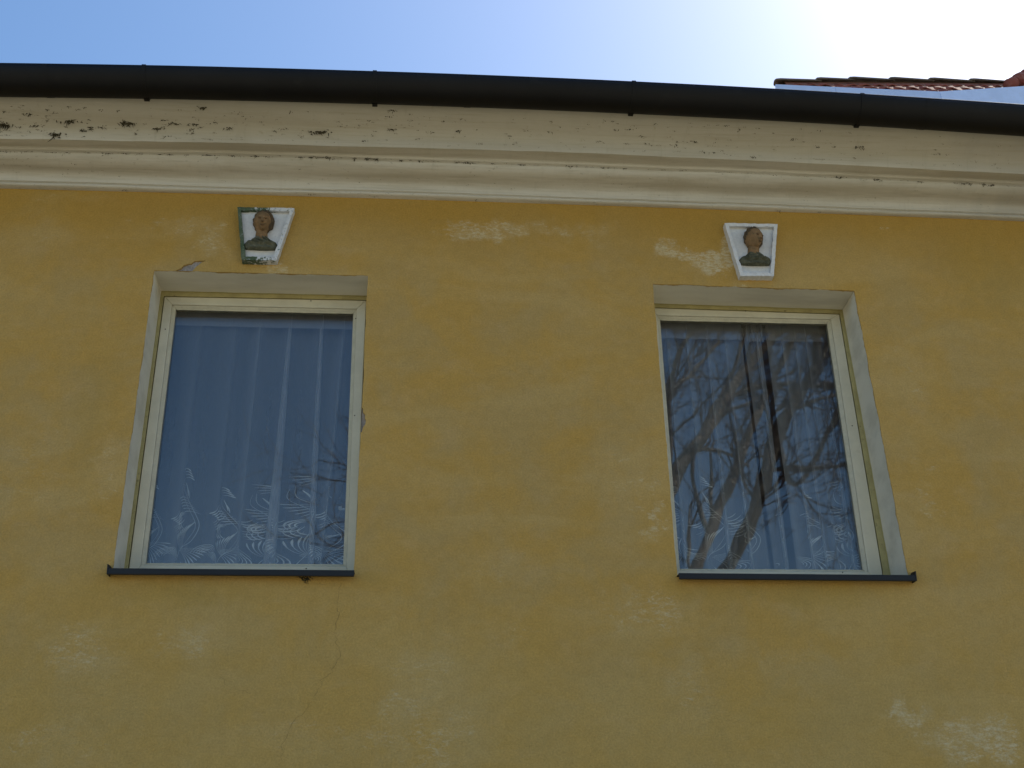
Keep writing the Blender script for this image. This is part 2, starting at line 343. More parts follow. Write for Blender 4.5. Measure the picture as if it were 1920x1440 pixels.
# the rest of the shell: side, back and inner walls, ceiling, floor
sh = MB()
sh.box(X0, X0+.35, .4, DEP, 0, ZT-.02); sh.box(X1-.35, X1, .4, DEP, 0, ZT-.02); sh.box(X0, X1, DEP, DEP+.35, 0, ZT-.02)
sh.box(X0, -1.75, .36, .40, 0, ZT-.02); sh.box(X1-3, X1, .36, .4, 0, ZT-.02)
sh.build('side_and_back_walls', MT['render'], house)
ri = MB()
for W in WIN:
    a = W['o'][0][0]-.9; b = W['o'][1][0]+.7
    ri.box(a-.05, a, .41, 3.2, 2.25, 5.0); ri.box(b, b+.05, .41, 3.2, 2.25, 5.0); ri.box(a, b, 3.15, 3.2, 2.25, 5.0)
    ri.box(a, b, .41, 3.15, 5.0, 5.05); ri.box(a, b, .41, 3.15, 2.2, 2.25)
    ri.box(a, W['o'][3][0]+.005, .27, .41, 2.25, 5.0); ri.box(W['o'][1][0]+.008, b, .27, .41, 2.25, 5.0)
    ri.box(W['o'][3][0]+.005, W['o'][1][0]+.008, .27, .41, 2.25, 3.12); ri.box(W['o'][3][0]+.005, W['o'][1][0]+.008, .27, .41, 4.655, 5.0)
ri.build('room_interior', MT['inner'], house)
rf = MB()
rf.hexa([(X0-.2, -.34, 5.50), (X1+.2, -.34, 5.50), (X1+.2, 2.2, 6.75), (X0-.2, 2.2, 6.75)], [(X0-.2, -.34, 5.455), (X1+.2, -.34, 5.455), (X1+.2, 2.2, 6.6), (X0-.2, 2.2, 6.65)])
rf.hexa([(X0-.2, 2.2, 6.75), (X1+.2, 2.2, 6.75), (X1+.2, 4.9, 5.45), (X0-.2, 4.9, 5.45)], [(X0-.2, 2.2, 6.65), (X1+.2, 2.2, 6.65), (X1+.2, 4.9, 5.35), (X0-.2, 4.9, 5.35)])
rf.build('roof', MT['roof'], house)

# eaves line sags a little towards both ends
def arch(x, p):
    d = max(-3.3, min(3.3, x-.7+.2*min(1, max(p, 0)/.47))); return -(.0022+.0125*max(p, 0))*d*d
def curve(pts, n):  # Catmull-Rom through profile points
    out = []
    P = [pts[0]]+pts+[pts[-1]]
    for i in range(1, len(P)-2):
        for k in range(n):
            t = k/n; a, b, c, d = P[i-1], P[i], P[i+1], P[i+2]
            out.append(tuple(.5*((2*b[q])+(-a[q]+c[q])*t+(2*a[q]-5*b[q]+4*c[q]-d[q])*t*t+(-a[q]+3*b[q]-3*c[q]+d[q])*t**3) for q in (0, 1)))
    out.append(pts[-1]); return out
prof = [[(0., 5.105), (.016, 5.107)], curve([(.016, 5.107), (.026, 5.110), (.030, 5.117), (.027, 5.1235)], 3), [(.027, 5.1235), (.010, 5.1270), (.030, 5.131)],
        curve([(.030, 5.131), (.034, 5.150), (.046, 5.168), (.070, 5.178), (.100, 5.184), (.128, 5.194), (.146, 5.208), (.152, 5.219)], 5),
        [(.152, 5.219), (.136, 5.2225), (.158, 5.2265)], curve([(.158, 5.2265), (.166, 5.229), (.168, 5.236)], 3), [(.168, 5.236), (.174, 5.2395)],
        [(.174, 5.2395), (.232, 5.2415)], [(.232, 5.2415), (.238, 5.262)],
        curve([(.238, 5.262), (.243, 5.285), (.256, 5.308), (.278, 5.330), (.310, 5.352), (.345, 5.372), (.37, 5.395)], 4), [(.37, 5.395), (.375, 5.44), (0.0, 5.44)]]
cm = MB(); nx = 320
for sg in prof:
    k = len(cm.v); m = len(sg)
    for i in range(nx+1):
        x = X0+(X1-X0)*i/nx
        if i < nx: x += .0
        for (p, z) in sg:
            wob = .0035*noise.noise((x*1.7, p*14, z*6))+.0016*noise.noise((x*8, p*30, z*20))
            if p < .001: wob = 0
            cm.v.append(Vector((x, -(p+wob), z+arch(x, p)+wob*.8)))
    for i in range(nx):
        for j in range(m-1): cm.f.append((k+i*m+j, k+(i+1)*m+j, k+(i+1)*m+j+1, k+i*m+j+1))
cornice = cm.build('cornice', MT['cornice'], house, True)
cbvh = BVHTree.FromPolygons([tuple(v) for v in cm.v], cm.f)

# ------------------------------------------------------------------ windows (frame, sash, bead, pane, sill)
def quad_frame(mb, outer, inner, y0, y1, yi0=None):
    "four mitred rails between an outer and an inner quad; yi0 = depth of the inner front edge"
    yi0 = y0 if yi0 is None else yi0
    n = 4
    for i in range(4):
        a, b = outer[i], outer[(i+1) % 4]; c, d = inner[i], inner[(i+1) % 4]
        mb.hexa([(a[0], y0, a[1]), (b[0], y0, b[1]), (d[0], yi0, d[1]), (c[0], yi0, c[1])],
                [(a[0], y1, a[1]), (b[0], y1, b[1]), (d[0], y1, d[1]), (c[0], y1, c[1])])
def inset(q, l, r, t, b):
    return [(q[0][0]+l, q[0][1]-t), (q[1][0]-r, q[1][1]-t), (q[2][0]-r, q[2][1]+b), (q[3][0]+l, q[3][1]+b)]
def centre(q): return (sum(p[0] for p in q)/4, sum(p[1] for p in q)/4)
GRP = 'windows of the yellow house'
for k, W in enumerate(WIN):
    cx, cz = centre(W['o'])
    win = bpy.data.objects.new('window', None); COL.objects.link(win); win.parent = house; win.location = (cx, .19, 3.17)
    win['label'] = ('window reflecting blue sky, draped with a smooth sheer curtain' if k == 0 else 'window reflecting bare tree branches, with pleated curtains')
    parts = []
    rv = MB(); D2 = .192
    loops = [W['top'], W['right'], W['left']]
    for li, lp in enumerate(loops):
        m = len(lp); ny = 9; kk = len(rv.v)
        for i, p in enumerate(lp):
            t = i/(m-1)
            TL, TR, BR, BL = W['o']; st = [(TL, TR), (TR, BR), (BL, TL)][li]
            q = (st[0][0]+(st[1][0]-st[0][0])*t, st[0][1]+(st[1][1]-st[0][1])*t)
            for j in range(ny+1):
                f = j/ny; wb = .002*noise.noise((p[0]*6, f*2, p[1]*6))*sin(pi*f)
                rv.v.append(Vector((p[0]*(1-f)+q[0]*f+(wb if li else 0), D2*f, p[1]*(1-f)+q[1]*f+(0 if li else wb))))
        for i in range(m-1):
            for j in range(ny): rv.f.append((kk+i*(ny+1)+j, kk+(i+1)*(ny+1)+j, kk+(i+1)*(ny+1)+j+1, kk+i*(ny+1)+j+1))
    b = MB(); b.add([(W['o'][3][0], .0, 3.155), (W['o'][2][0], .0, 3.155), (W['o'][2][0], .2, 3.16), (W['o'][3][0], .2, 3.16)], [(0, 1, 2, 3)]); rv.add(b.v, b.f)
    parts.append(rv.build('reveal', MT['reveal'], None, True))
    f = MB(); so_, fo = W['s'], inset(W['o'], -.03, -.03, -.03, 0)
    gapq = inset(so_, -.0035, -.0035, -.0045, 0)
    quad_frame(f, fo, gapq, .1885, .26); parts.append(f.build('frame', MT['frame'])); 
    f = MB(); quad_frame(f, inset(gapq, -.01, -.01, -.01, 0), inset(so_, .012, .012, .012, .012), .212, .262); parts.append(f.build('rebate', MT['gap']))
    sashes = MB(); st = inset(W['p'], -.017, -.017, -.016, -.014)
    quad_frame(sashes, so_, st, .187, .232); o = sashes.build('sash', MT['sash']); bevel(o, .0035, 3); parts.append(o)
    st2 = [(p[0]-.0006*(1 if i in (1, 2) else -1), p[1]+.0006*(1 if i > 1 else -1)) for i, p in enumerate(st)]
    bd = MB(); quad_frame(bd, st2, W['p'], .1935, .231, .206); o = bd.build('glazing_bead', MT['bead']); bevel(o, .0015, 2); parts.append(o)
    # rough putty line along the lower and upper glass edge
    for (a, c, sgn) in ((W['p'][3], W['p'][2], 1), (W['p'][0], W['p'][1], -1)):
        pb = MB(); n = 60; pts = []; rd = []
        for i in range(n+1):
            t = i/n; x = a[0]+(c[0]-a[0])*t; z = a[1]+(c[1]-a[1])*t
            pts.append(Vector((x, .207, z+sgn*.001*noise.noise((x*20, 1, k)))))
            rd.append(.0032+.0022*noise.noise((x*31, 4, k+sgn)))
        pb.tube(pts, rd, 6)
        parts.append(pb.build('putty', MT['bead'], None, True))
    for yp in (.2135, .2290):
        gmesh = MB(); q = inset(W['p'], -.008, -.008, -.008, -.008)
        gmesh.add([(p[0], yp, p[1]) for p in q][::-1], [(0, 1, 2, 3)])
        parts.append(gmesh.build('pane', MT['glass']))
    # folded sheet metal sill with turned up ends
    TL, TR, BR, BL = W['o']
    a, c = (BL[0]-.006, BR[0]+.003) if k == 0 else (BL[0]-.004, BR[0]+.010)
    s_ = MB()
    s_.hexa([(a, -.042, 3.168), (c, -.042, 3.168), (c, -.042, 3.1725), (a, -.042, 3.1725)], [(a, .2, 3.182), (c, .2, 3.182), (c, .2, 3.1865), (a, .2, 3.1865)])
    s_.box(a, c, -.0450, -.042, 3.150, 3.1735); s_.box(a, c, -.046, -.036, 3.147, 3.1505)
    for sx, show in ((a, k == 0), (c, k == 1)):
        if show:
            q = .004 if sx == c else -.004
            s_.add([(sx, -.0455, 3.147), (sx+q, -.0475, 3.147), (sx+q*1.6, -.0475, 3.192), (sx, -.0455, 3.176), (sx, .0, 3.150), (sx+q, .0, 3.150), (sx+q*1.6, .0, 3.20), (sx, .0, 3.19)],
                   [(0, 1, 2, 3), (7, 6, 5, 4), (0, 4, 5, 1), (1, 5, 6, 2), (2, 6, 7, 3), (3, 7, 4, 0)])
    o = s_.build('sill', MT['sill']); bevel(o, .0015, 2); parts.append(o)
    if k == 0:
        h = MB(); hp = hit(638, 955, .245); h.box(hp.x-.006, hp.x+.02, .24, .25, hp.z-.004, hp.z+.004); h.box(hp.x-.008, hp.x+.006, .236, .25, hp.z-.002, hp.z+.012)
        parts.append(h.build('latch', MT['rail']))
    bpy.context.view_layer.update(); adopt(win, *parts)
# sash screws and paint chips
sc = MB()
for (px, py) in ((583, 564), (665, 779), (667, 597), (574, 1066), (1398, 583), (1472, 583), (1598, 798), (1580, 1073), (310, 617)):
    c = hit(px, py, .186); r = .0032
    sc.add([c+Vector((r*cos(t*pi/3), .0005, r*sin(t*pi/3))) for t in range(6)]+[c+Vector((0, -.0012, 0))], [(t, (t+1) % 6, 6) for t in range(6)])
o = sc.build('sash_screws', MT['gap'], house); o['kind'] = 'stuff'

# ------------------------------------------------------------------ cracks (thin raised ribbons, crack shadow put into their dark colour)
def crack(pts, w, seed):
    rnd = random.Random(seed); P = []
    for (a, b) in zip(pts, pts[1:]):
        n = max(2, int(math.dist(a, b)/6))
        for i in range(n):
            t = i/n; P.append((a[0]+(b[0]-a[0])*t+rnd.gauss(0, 2.4), a[1]+(b[1]-a[1])*t+rnd.uniform(-2.5, 2.5)))
    P.append(pts[-1]); Q = [hit(x, y, -.0006) for x, y in P]; b = MB(); vs = []
    for i, q in enumerate(Q):
        d = (Q[min(i+1, len(Q)-1)]-Q[max(i-1, 0)]).normalized(); n = Vector((-d.z, 0, d.x))
        ww = w*.78*rnd.uniform(.1, 1)*(.35+.65*abs(sin(i*.9+seed)))*(1 if 0 < i < len(Q)-1 else .1)
        vs += [q+n*ww, q-n*ww]
    b.add(vs, [(2*i, 2*i+1, 2*i+3, 2*i+2) for i in range(len(Q)-1)])
    b.build('crack', MT['crack'], house)
crack([(637, 1092), (633, 1130), (630, 1165), (627, 1185)], .0016, 1)
crack([(627, 1185), (632, 1205), (640, 1222), (625, 1255), (600, 1285), (590, 1310)], .0011, 2)
crack([(590, 1310), (565, 1340), (545, 1362), (532, 1395), (524, 1440)], .0008, 3)
crack([(592, 1098), (603, 1094), (616, 1097)], .0016, 4)
crack([(376, 489), (400, 487), (412, 486)], .001, 5)
crack([(408, 1262), (425, 1285), (470, 1300)], .0006, 6)
crack([(1318, 1100), (1312, 1180), (1305, 1240), (1308, 1290), (1330, 1345), (1420, 1358)], .0004, 7)
crack([(1262, 1112), (1275, 1125), (1286, 1140)], .0008, 8)
crack([(1530, 275), (1532, 290)], .0006, 9)

# ------------------------------------------------------------------ gutter
gut = thing('rain_gutter', 'dark brown half round metal rain gutter hanging under the eaves', 'gutter', (0, -.46, 5.43))
def sweep(name, prof, x0, x1, mat, nx, p0=.46, closed=False):
    b = MB(); m = len(prof)
    for i in range(nx+1):
        x = x0+(x1-x0)*i/nx
        wv = .0015*noise.noise((x*1.3, 2, 1))
        for (p, z) in prof: b.v.append(Vector((x, -p-wv, z+arch(x, .47))))
    for i in range(nx):
        for j in range(m-1): b.f.append((i*m+j, (i+1)*m+j, (i+1)*m+j+1, i*m+j+1))
    return b.build(name, mat, None, True)
GC, GZ, GR = .452, 5.432, .089
half = [(GC+GR*cos(a), GZ+GR*sin(a)) for a in [pi*q/22-pi for q in range(23)]]
rim = [(GC+GR+.008*cos(a)-.008, GZ+.002+.008*sin(a)) for a in [2*pi*q/10-pi/2 for q in range(9)]]
prof_g = half+rim
inner_g = [(GC+(GR-.003)*cos(a), GZ+(GR-.003)*sin(a)) for a in [-pi*q/22 for q in range(23)]]
parts = [sweep('trough', prof_g, X0-.15, X1+.15, MT['gutter'], 90), sweep('trough_lining', inner_g, X0-.15, X1+.15, MT['gutter'], 90)]
lastb = None
for px in (-170, 270, 703, 1185, 1605, 2060):
    c = hit(px, 150, -.5); b = MB(); r = GR+.0022; wd = .0095; vs = []
    arc = [(-pi)+(pi*1.0)*q/20 for q in range(21)]
    prf = [(GC+r*cos(a), GZ+r*sin(a)) for a in arc]+[(GC+GR-.002, GZ+.012), (GC+GR-.02, GZ+.010)]
    for (p, z) in prf:
        for s_ in (-1, 1): vs.append((c.x+s_*wd, -p, z+arch(c.x, .47)))
    kn = len(prf)
    for (p, z) in prf:
        pp, zz = GC+(p-GC)*.955, GZ+(z-GZ)*.955
        for s_ in (-1, 1): vs.append((c.x+s_*wd, -pp, zz+arch(c.x, .47)))
    fs = [(2*i, 2*i+1, 2*i+3, 2*i+2) for i in range(kn-1)]
    fs += [(2*i, 2*i+2, 2*kn+2*i+2, 2*kn+2*i) for i in range(kn-1)]+[(2*i+1, 2*kn+2*i+1, 2*kn+2*i+3, 2*i+3) for i in range(kn-1)]
    b.add(vs, fs)
    b.box(c.x-wd*1.3, c.x+wd*1.3, -GC+.03, -GC+.05, GZ-GR+.0+arch(c.x, .47), GZ-GR+.010+arch(c.x, .47))
    parts.append(b.build('bracket', MT['gutter']))
for px in (78, 872, 1720):     # soldered laps between lengths
    c = hit(px, 150, -.5)
    hp = [(GC+(GR+.0016)*cos(a), GZ+(GR+.0016)*sin(a)) for a in [pi*q/22-pi for q in range(23)]]
    parts.append(sweep('lap_joint', hp, c.x, c.x+.03, MT['gutter'], 1))
adopt(gut, *parts)

# ------------------------------------------------------------------ keystone plaques with painted busts
def ellip(mb, c, r, rot=0, n=20, m=14, disp=None, tilt=0):
    k = len(mb.v); Rm = Matrix.Rotation(rot, 3, 'Z') @ Matrix.Rotation(tilt, 3, 'X')
    for i in range(m+1):
        th = pi*i/m
        for j in range(n):
            ph = 2*pi*j/n; d = Vector((sin(th)*cos(ph), sin(th)*sin(ph), cos(th)))
            q = disp(d) if disp else 1
            mb.v.append(Vector(c)+Rm @ Vector((d.x*r[0]*q, d.y*r[1]*q, d.z*r[2]*q)))
    for i in range(m):
        for j in range(n): mb.f.append((k+i*n+j, k+(i+1)*n+j, k+(i+1)*n+(j+1) % n, k+i*n+(j+1) % n))
def gs(d, c, s): return math.exp(-(d-Vector(c).normalized()).length_squared/(2*s*s))
def face(d):        # -y is the way the face looks
    q = 1.0
    q += .24*gs(d, (0, -1, -.10), .11)+.10*gs(d, (0, -1, .12), .09)          # nose
    q -= .13*gs(d, (.34, -1, .16), .12)+.13*gs(d, (-.34, -1, .16), .12)      # eye sockets
    q += .035*gs(d, (.34, -1, .16), .05)+.035*gs(d, (-.34, -1, .16), .05)    # eyeballs
    q += .05*gs(d, (.3, -1, .38), .12)+.05*gs(d, (-.3, -1, .38), .12)        # brow
    q += .07*gs(d, (0, -1, -.40), .07)-.05*gs(d, (0, -1, -.47), .04)+.06*gs(d, (0, -1, -.54), .06)  # lips
    q += .13*gs(d, (0, -1, -.95), .16)                                       # chin
    q -= .12*gs(d, (.9, -.5, -.6), .3)+.12*gs(d, (-.9, -.5, -.6), .3)        # jaw narrowing
    q += .12*gs(d, (1, .1, -.05), .10)+.12*gs(d, (-1, .1, -.05), .10)        # ears
    return q
def plaque(name, label, front, matb, yaw, lean, hx):
    cx = sum(p[0] for p in front)/4; cz = sum(p[1] for p in front)/4
    root = thing(name, label, 'relief plaque', (cx, 0, cz), 'keystone relief plaques above the windows')
    YF, YP = -.040, -.022
    inn = []
    w = .0185
    TL, TR, BR, BL = front
    inn = [(TL[0]+w*1.05, TL[1]-w), (TR[0]-w*1.15, TR[1]-w), (BR[0]-w*.85, BR[1]+w), (BL[0]+w*.85, BL[1]+w)]
    # uneven border: each rail sliced so that its edges wander
    b = MB(); n = 16; rnd = random.Random(len(label))
    for i in range(4):
        a, c, d, e = front[i], front[(i+1) % 4], inn[(i+1) % 4], inn[i]
        P = []
        for q in range(n+1):
            t = q/n; jo = .0016*rnd.uniform(-1, 1)*(0 < q < n); ji = .0022*rnd.uniform(-1, 1)*(0 < q < n)
            o1 = Vector((a[0]+(c[0]-a[0])*t, 0, a[1]+(c[1]-a[1])*t)); i1 = Vector((e[0]+(d[0]-e[0])*t, 0, e[1]+(d[1]-e[1])*t))
            nn = (o1-i1).normalized(); P.append((o1+nn*jo, i1+nn*ji, YF+.002*rnd.uniform(-1, 1)))
        for (o1, i1, y), (o2, i2, y2) in zip(P, P[1:]):
            v = [(o1.x, y, o1.z), (o2.x, y2, o2.z), (i2.x, y2, i2.z), (i1.x, y, i1.z), (o1.x, .002, o1.z), (o2.x, .002, o2.z), (i2.x, YP+.001, i2.z), (i1.x, YP+.001, i1.z)]
            b.add(v, [(0, 1, 2, 3), (0, 4, 5, 1), (3, 2, 6, 7)])
    bo = b.build('border', matb)
    p = MB(); nq = 14; vs = []
    for i in range(nq+1):
        for j in range(nq+1):
            u, t = i/nq, j/nq
            x = (front[0][0]*(1-u)+front[1][0]*u)*(1-t)+(front[3][0]*(1-u)+front[2][0]*u)*t; z = (front[0][1]*(1-u)+front[1][1]*u)*(1-t)+(front[3][1]*(1-u)+front[2][1]*u)*t
            x = cx+(x-cx)*.93; z = cz+(z-cz)*.93
            vs.append((x, YP+.0022*noise.noise((x*22, z*22, 1)), z))
    p.add(vs, [(i*(nq+1)+j, (i+1)*(nq+1)+j, (i+1)*(nq+1)+j+1, i*(nq+1)+j+1) for i in range(nq) for j in range(nq)])
    pa = p.build('panel', MT['plaque'], None, True)
    hz = cz+.027
    tilt = -R(lean)
    # head and neck in one mesh
    h = MB(); hc = (hx, -.050, hz+.028)
    ellip(h, hc, (.042, .047, .055), R(yaw), 40, 30, face, tilt)
    hd = h.build('head', MT['skin'], None, True)
    Rh = Matrix.Rotation(R(yaw), 3, 'Z') @ Matrix.Rotation(tilt, 3, 'X'); feats = []
    for nm, dv, rr in (('eye', (.34, -.90, .17), (.0085, .006, .0042)), ('eye', (-.34, -.90, .17), (.0085, .006, .0042)), ('mouth', (0, -1.0, -.47), (.011, .005, .0032)), ('nostrils', (0, -1.16, -.22), (.008, .006, .003))):
        e = MB(); c0 = Vector(hc)+Rh @ Vector((dv[0]*.042, dv[1]*.046, dv[2]*.055)); ellip(e, c0, rr, R(yaw), 10, 6); feats.append(e.build(nm, MT['dim'], None, True))
    nk = MB(); nk.tube([Vector((hx-.003, -.020, hz-.060)), Vector((hx-.003, -.028, hz-.038)), Vector((hx-.002, -.036, hz-.015)), Vector((hx-.001, -.036, hz+.012))], [.030, .029, .027, .027], 18)
    nko = nk.build('neck', MT['skin'], None, True)
    hr = MB()
    def curls(d):
        return 1.0+.06*sin(8*math.atan2(d.y, d.x)+3*d.z*4)*(.4+abs(d.z))+.07*noise.noise(d*4+Vector((hx*9, 0, 0)))
    ellip(hr, (hx+.002, -.0375, hz+.040), (.0505, .044, .059), R(yaw), 30, 20, curls, tilt*.6)
    hro = hr.build('hair', MT['hair'], None, True)
    # draped shoulders: a wide low mound with diagonal folds
    rb = MB(); nn, mm = 44, 26; k0 = 0
    for j in range(mm+1):
        v = j/mm
        for i in range(nn+1):
            u = i/nn*2-1
            wd = (.080-.050*max(0, (v-.32)/.68)**1.2) if v > .32 else .080-.010*(1-v/.32)**2
            z = hz-.115+v*.080+.010*(abs(u)**2)*(-1 if v > .5 else .35)
            dep = math.sqrt(max(0, 1-u*u))**.8*(.046-.018*v)
            fold = .0070*sin(26*(v*.9+u*.42)+1.2*u)*(1-abs(u)**4)*min(1, (1-v)*3)+.005*math.exp(-((v-.30-.10*u)/.07)**2)
            if v < .30: dep *= .78; fold *= .5
            rb.v.append(Vector((hx-.002+u*wd, -.020-dep-fold*(dep > .004), z)))
    for j in range(mm):
        for i in range(nn): rb.f.append((j*(nn+1)+i, j*(nn+1)+i+1, (j+1)*(nn+1)+i+1, (j+1)*(nn+1)+i))
    # underside
    kb = len(rb.v); rb.v += [Vector((v.x, -.018, v.z)) for v in rb.v[:nn+1]]
    for i in range(nn): rb.f.append((i, kb+i, kb+i+1, i+1))
    rbo = rb.build('robe', MT['robe'], None, True)
    cf = MB(); sd = 1 if yaw > 20 else -1
    cp = [Vector((hx-sd*.040, -.042, hz-.082)), Vector((hx-sd*.020, -.053, hz-.079)), Vector((hx+sd*.004, -.056, hz-.070)), Vector((hx+sd*.022, -.048, hz-.058)), Vector((hx+sd*.028, -.036, hz-.050))]
    cf.tube(cp, [.003, .0045, .005, .0045, .003], 8)
    cf.tube([c+Vector((sd*.014, -.001, -.012)) for c in cp], [.002, .004, .0045, .004, .002], 8)
    cfo = cf.build('collar_folds', MT['robe'], None, True)
    adopt(root, bo, pa, hd, nko, hro, rbo, cfo); adopt(hd, *feats)
    for o in feats: o.location = (0, 0, 0)
plaque('keystone_plaque', 'keystone relief plaque with peeling green border and terracotta bust', [(-.905, 4.996), (-.633, 5.0), (-.696, 4.695), (-.858, 4.693)], MT['border_green'], 6, -14, -.775)
plaque('keystone_plaque', 'keystone relief plaque with clean white border, bust turned to the right', [(1.489, 4.994), (1.758, 4.998), (1.701, 4.686), (1.534, 4.683)], MT['border_clean'], 30, -12, 1.622)

# ------------------------------------------------------------------ curtains
def stem(strokes, P, w=.0011, peak=None):
    Q = curve(P, 8); m = len(Q)
    strokes.append((Q, [w*(.3+.9*sin(pi*i/(m-1))) if peak is None else w*(.22+.95*math.exp(-((i/(m-1)-peak)/.17)**2)) for i in range(m)]))
def fan(strokes, base, ta, tb, n, bulge, w, tail=.32):
    "stitches that run together at the base and end in thick tips set out from ta to tb"
    for i in range(n):
        t = i/(n-1); tx = ta[0]+(tb[0]-ta[0])*t; tz = ta[1]+(tb[1]-ta[1])*t
        bx = base[0]+(tx-base[0])*.12; bz = base[1]+(tz-base[1])*.12
        mx, mz = (bx+tx)/2-(tz-bz)*bulge, (bz+tz)/2+(tx-bx)*bulge
        Q = [((1-u)**2*bx+2*u*(1-u)*mx+u*u*tx, (1-u)**2*bz+2*u*(1-u)*mz+u*u*tz) for u in [q/9 for q in range(10)]]
        strokes.append((Q, [w*(tail*.4+tail*.6*q/6) if q < 6 else w*(.6, 1.0, .95, .3)[q-6] for q in range(10)]))
def comb(strokes, p0, off, n, chord, bulge, w, grow_=0.0):
    "parallel arched stitches stacked like the teeth of a comb, thick at the free end"
    for i in range(n):
        k = 1+grow_*i; a = (p0[0]+off[0]*i, p0[1]+off[1]*i); b = (a[0]+chord[0]*k, a[1]+chord[1]*k)
        m = ((a[0]+b[0])/2-(b[1]-a[1])*bulge, (a[1]+b[1])/2+(b[0]-a[0])*bulge)
        strokes.append(([((1-u)**2*a[0]+2*u*(1-u)*m[0]+u*u*b[0], (1-u)**2*a[1]+2*u*(1-u)*m[1]+u*u*b[1]) for u in [q/9 for q in range(10)]],
                        [w*(.15+.08*q) if q < 6 else w*(.8, 1.0, .95, .3)[q-6] for q in range(10)]))
def arcs(strokes, cx, cz, r, a0, a1, n, dr, w):
    for i in range(n):
        rr = r-dr*i; strokes.append(([(cx+rr*cos(a), cz+rr*1.1*sin(a)+i*dr*.3) for a in [a0+(a1-a0)*q/11 for q in range(12)]], [w*(.25+sin(pi*q/11)) for q in range(12)]))
def motif(s0, z0, f, hh, rnd):
    S = []
    stem(S, [(-.023, .45), (-.020, .40), (.005, .36), (.045, .28), (.055, .23), (.035, .165), (0, .125), (-.02, .06), (-.02, .0)], .0007)
    stem(S, [(-.030, .44), (-.033, .39), (-.008, .35), (.032, .28), (.044, .23), (.024, .17), (0, .125)], .0005)
    stem(S, [(-.012, .43), (.0, .40), (.006, .37)], .0016); stem(S, [(-.006, .415), (.006, .39), (.012, .36)], .0012)
    comb(S, (-.034, .492), (.006, -.013), 4, (.040, -.006), .38, .0026)
    comb(S, (.012, .352), (.009, -.012), 6, (-.060, .002), -.30, .0016)
    comb(S, (-.030, .250), (.010, .004), 3, (.010, -.040), -.5, .0018)
    arcs(S, -.008, .262, .027, R(60), R(235), 3, .0075, .0013)
    fan(S, (.004, .115), (-.034, .190), (.042, .255), 7, .22, .0019)
    arcs(S, -.062, .09, .040, R(-50), R(125), 5, .0085, .0010)
    fan(S, (-.175, .150), (-.135, .050), (-.070, .150), 8, .18, .0020)
    comb(S, (.128, .330), (.010, -.010), 5, (-.046, -.034), .34, .0030, -.04)
    comb(S, (.150, .300), (.006, -.011), 4, (-.050, -.050), .30, .0010)
    arcs(S, .085, .10, .048, R(15), R(170), 5, .0085, .0010)
    arcs(S, .085, .015, .035, R(0), R(180), 3, .009, .0011)
    for q in range(10):
        a = R(8+18*q); k = .040+.018*((q*7) % 3)/2
        stem(S, [(.035, -.02), (.035+.5*k*cos(a), -.005+.5*k*sin(a)), (.035+k*cos(a+.35), -.0+k*sin(a+.35)*1.3)], .0013, .8)
        stem(S, [(-.095, -.03), (-.095+.5*k*cos(a), -.015+.5*k*sin(a)), (-.095+k*cos(a-.35), -.01+k*sin(a-.35)*1.3)], .0012, .8)
    fan(S, (-.05, -.02), (-.035, .055), (.0, .02), 5, .3, .0022)
    return [([(s0+f*a, z0+b*hh) for a, b in Q], ws) for Q, ws in S]
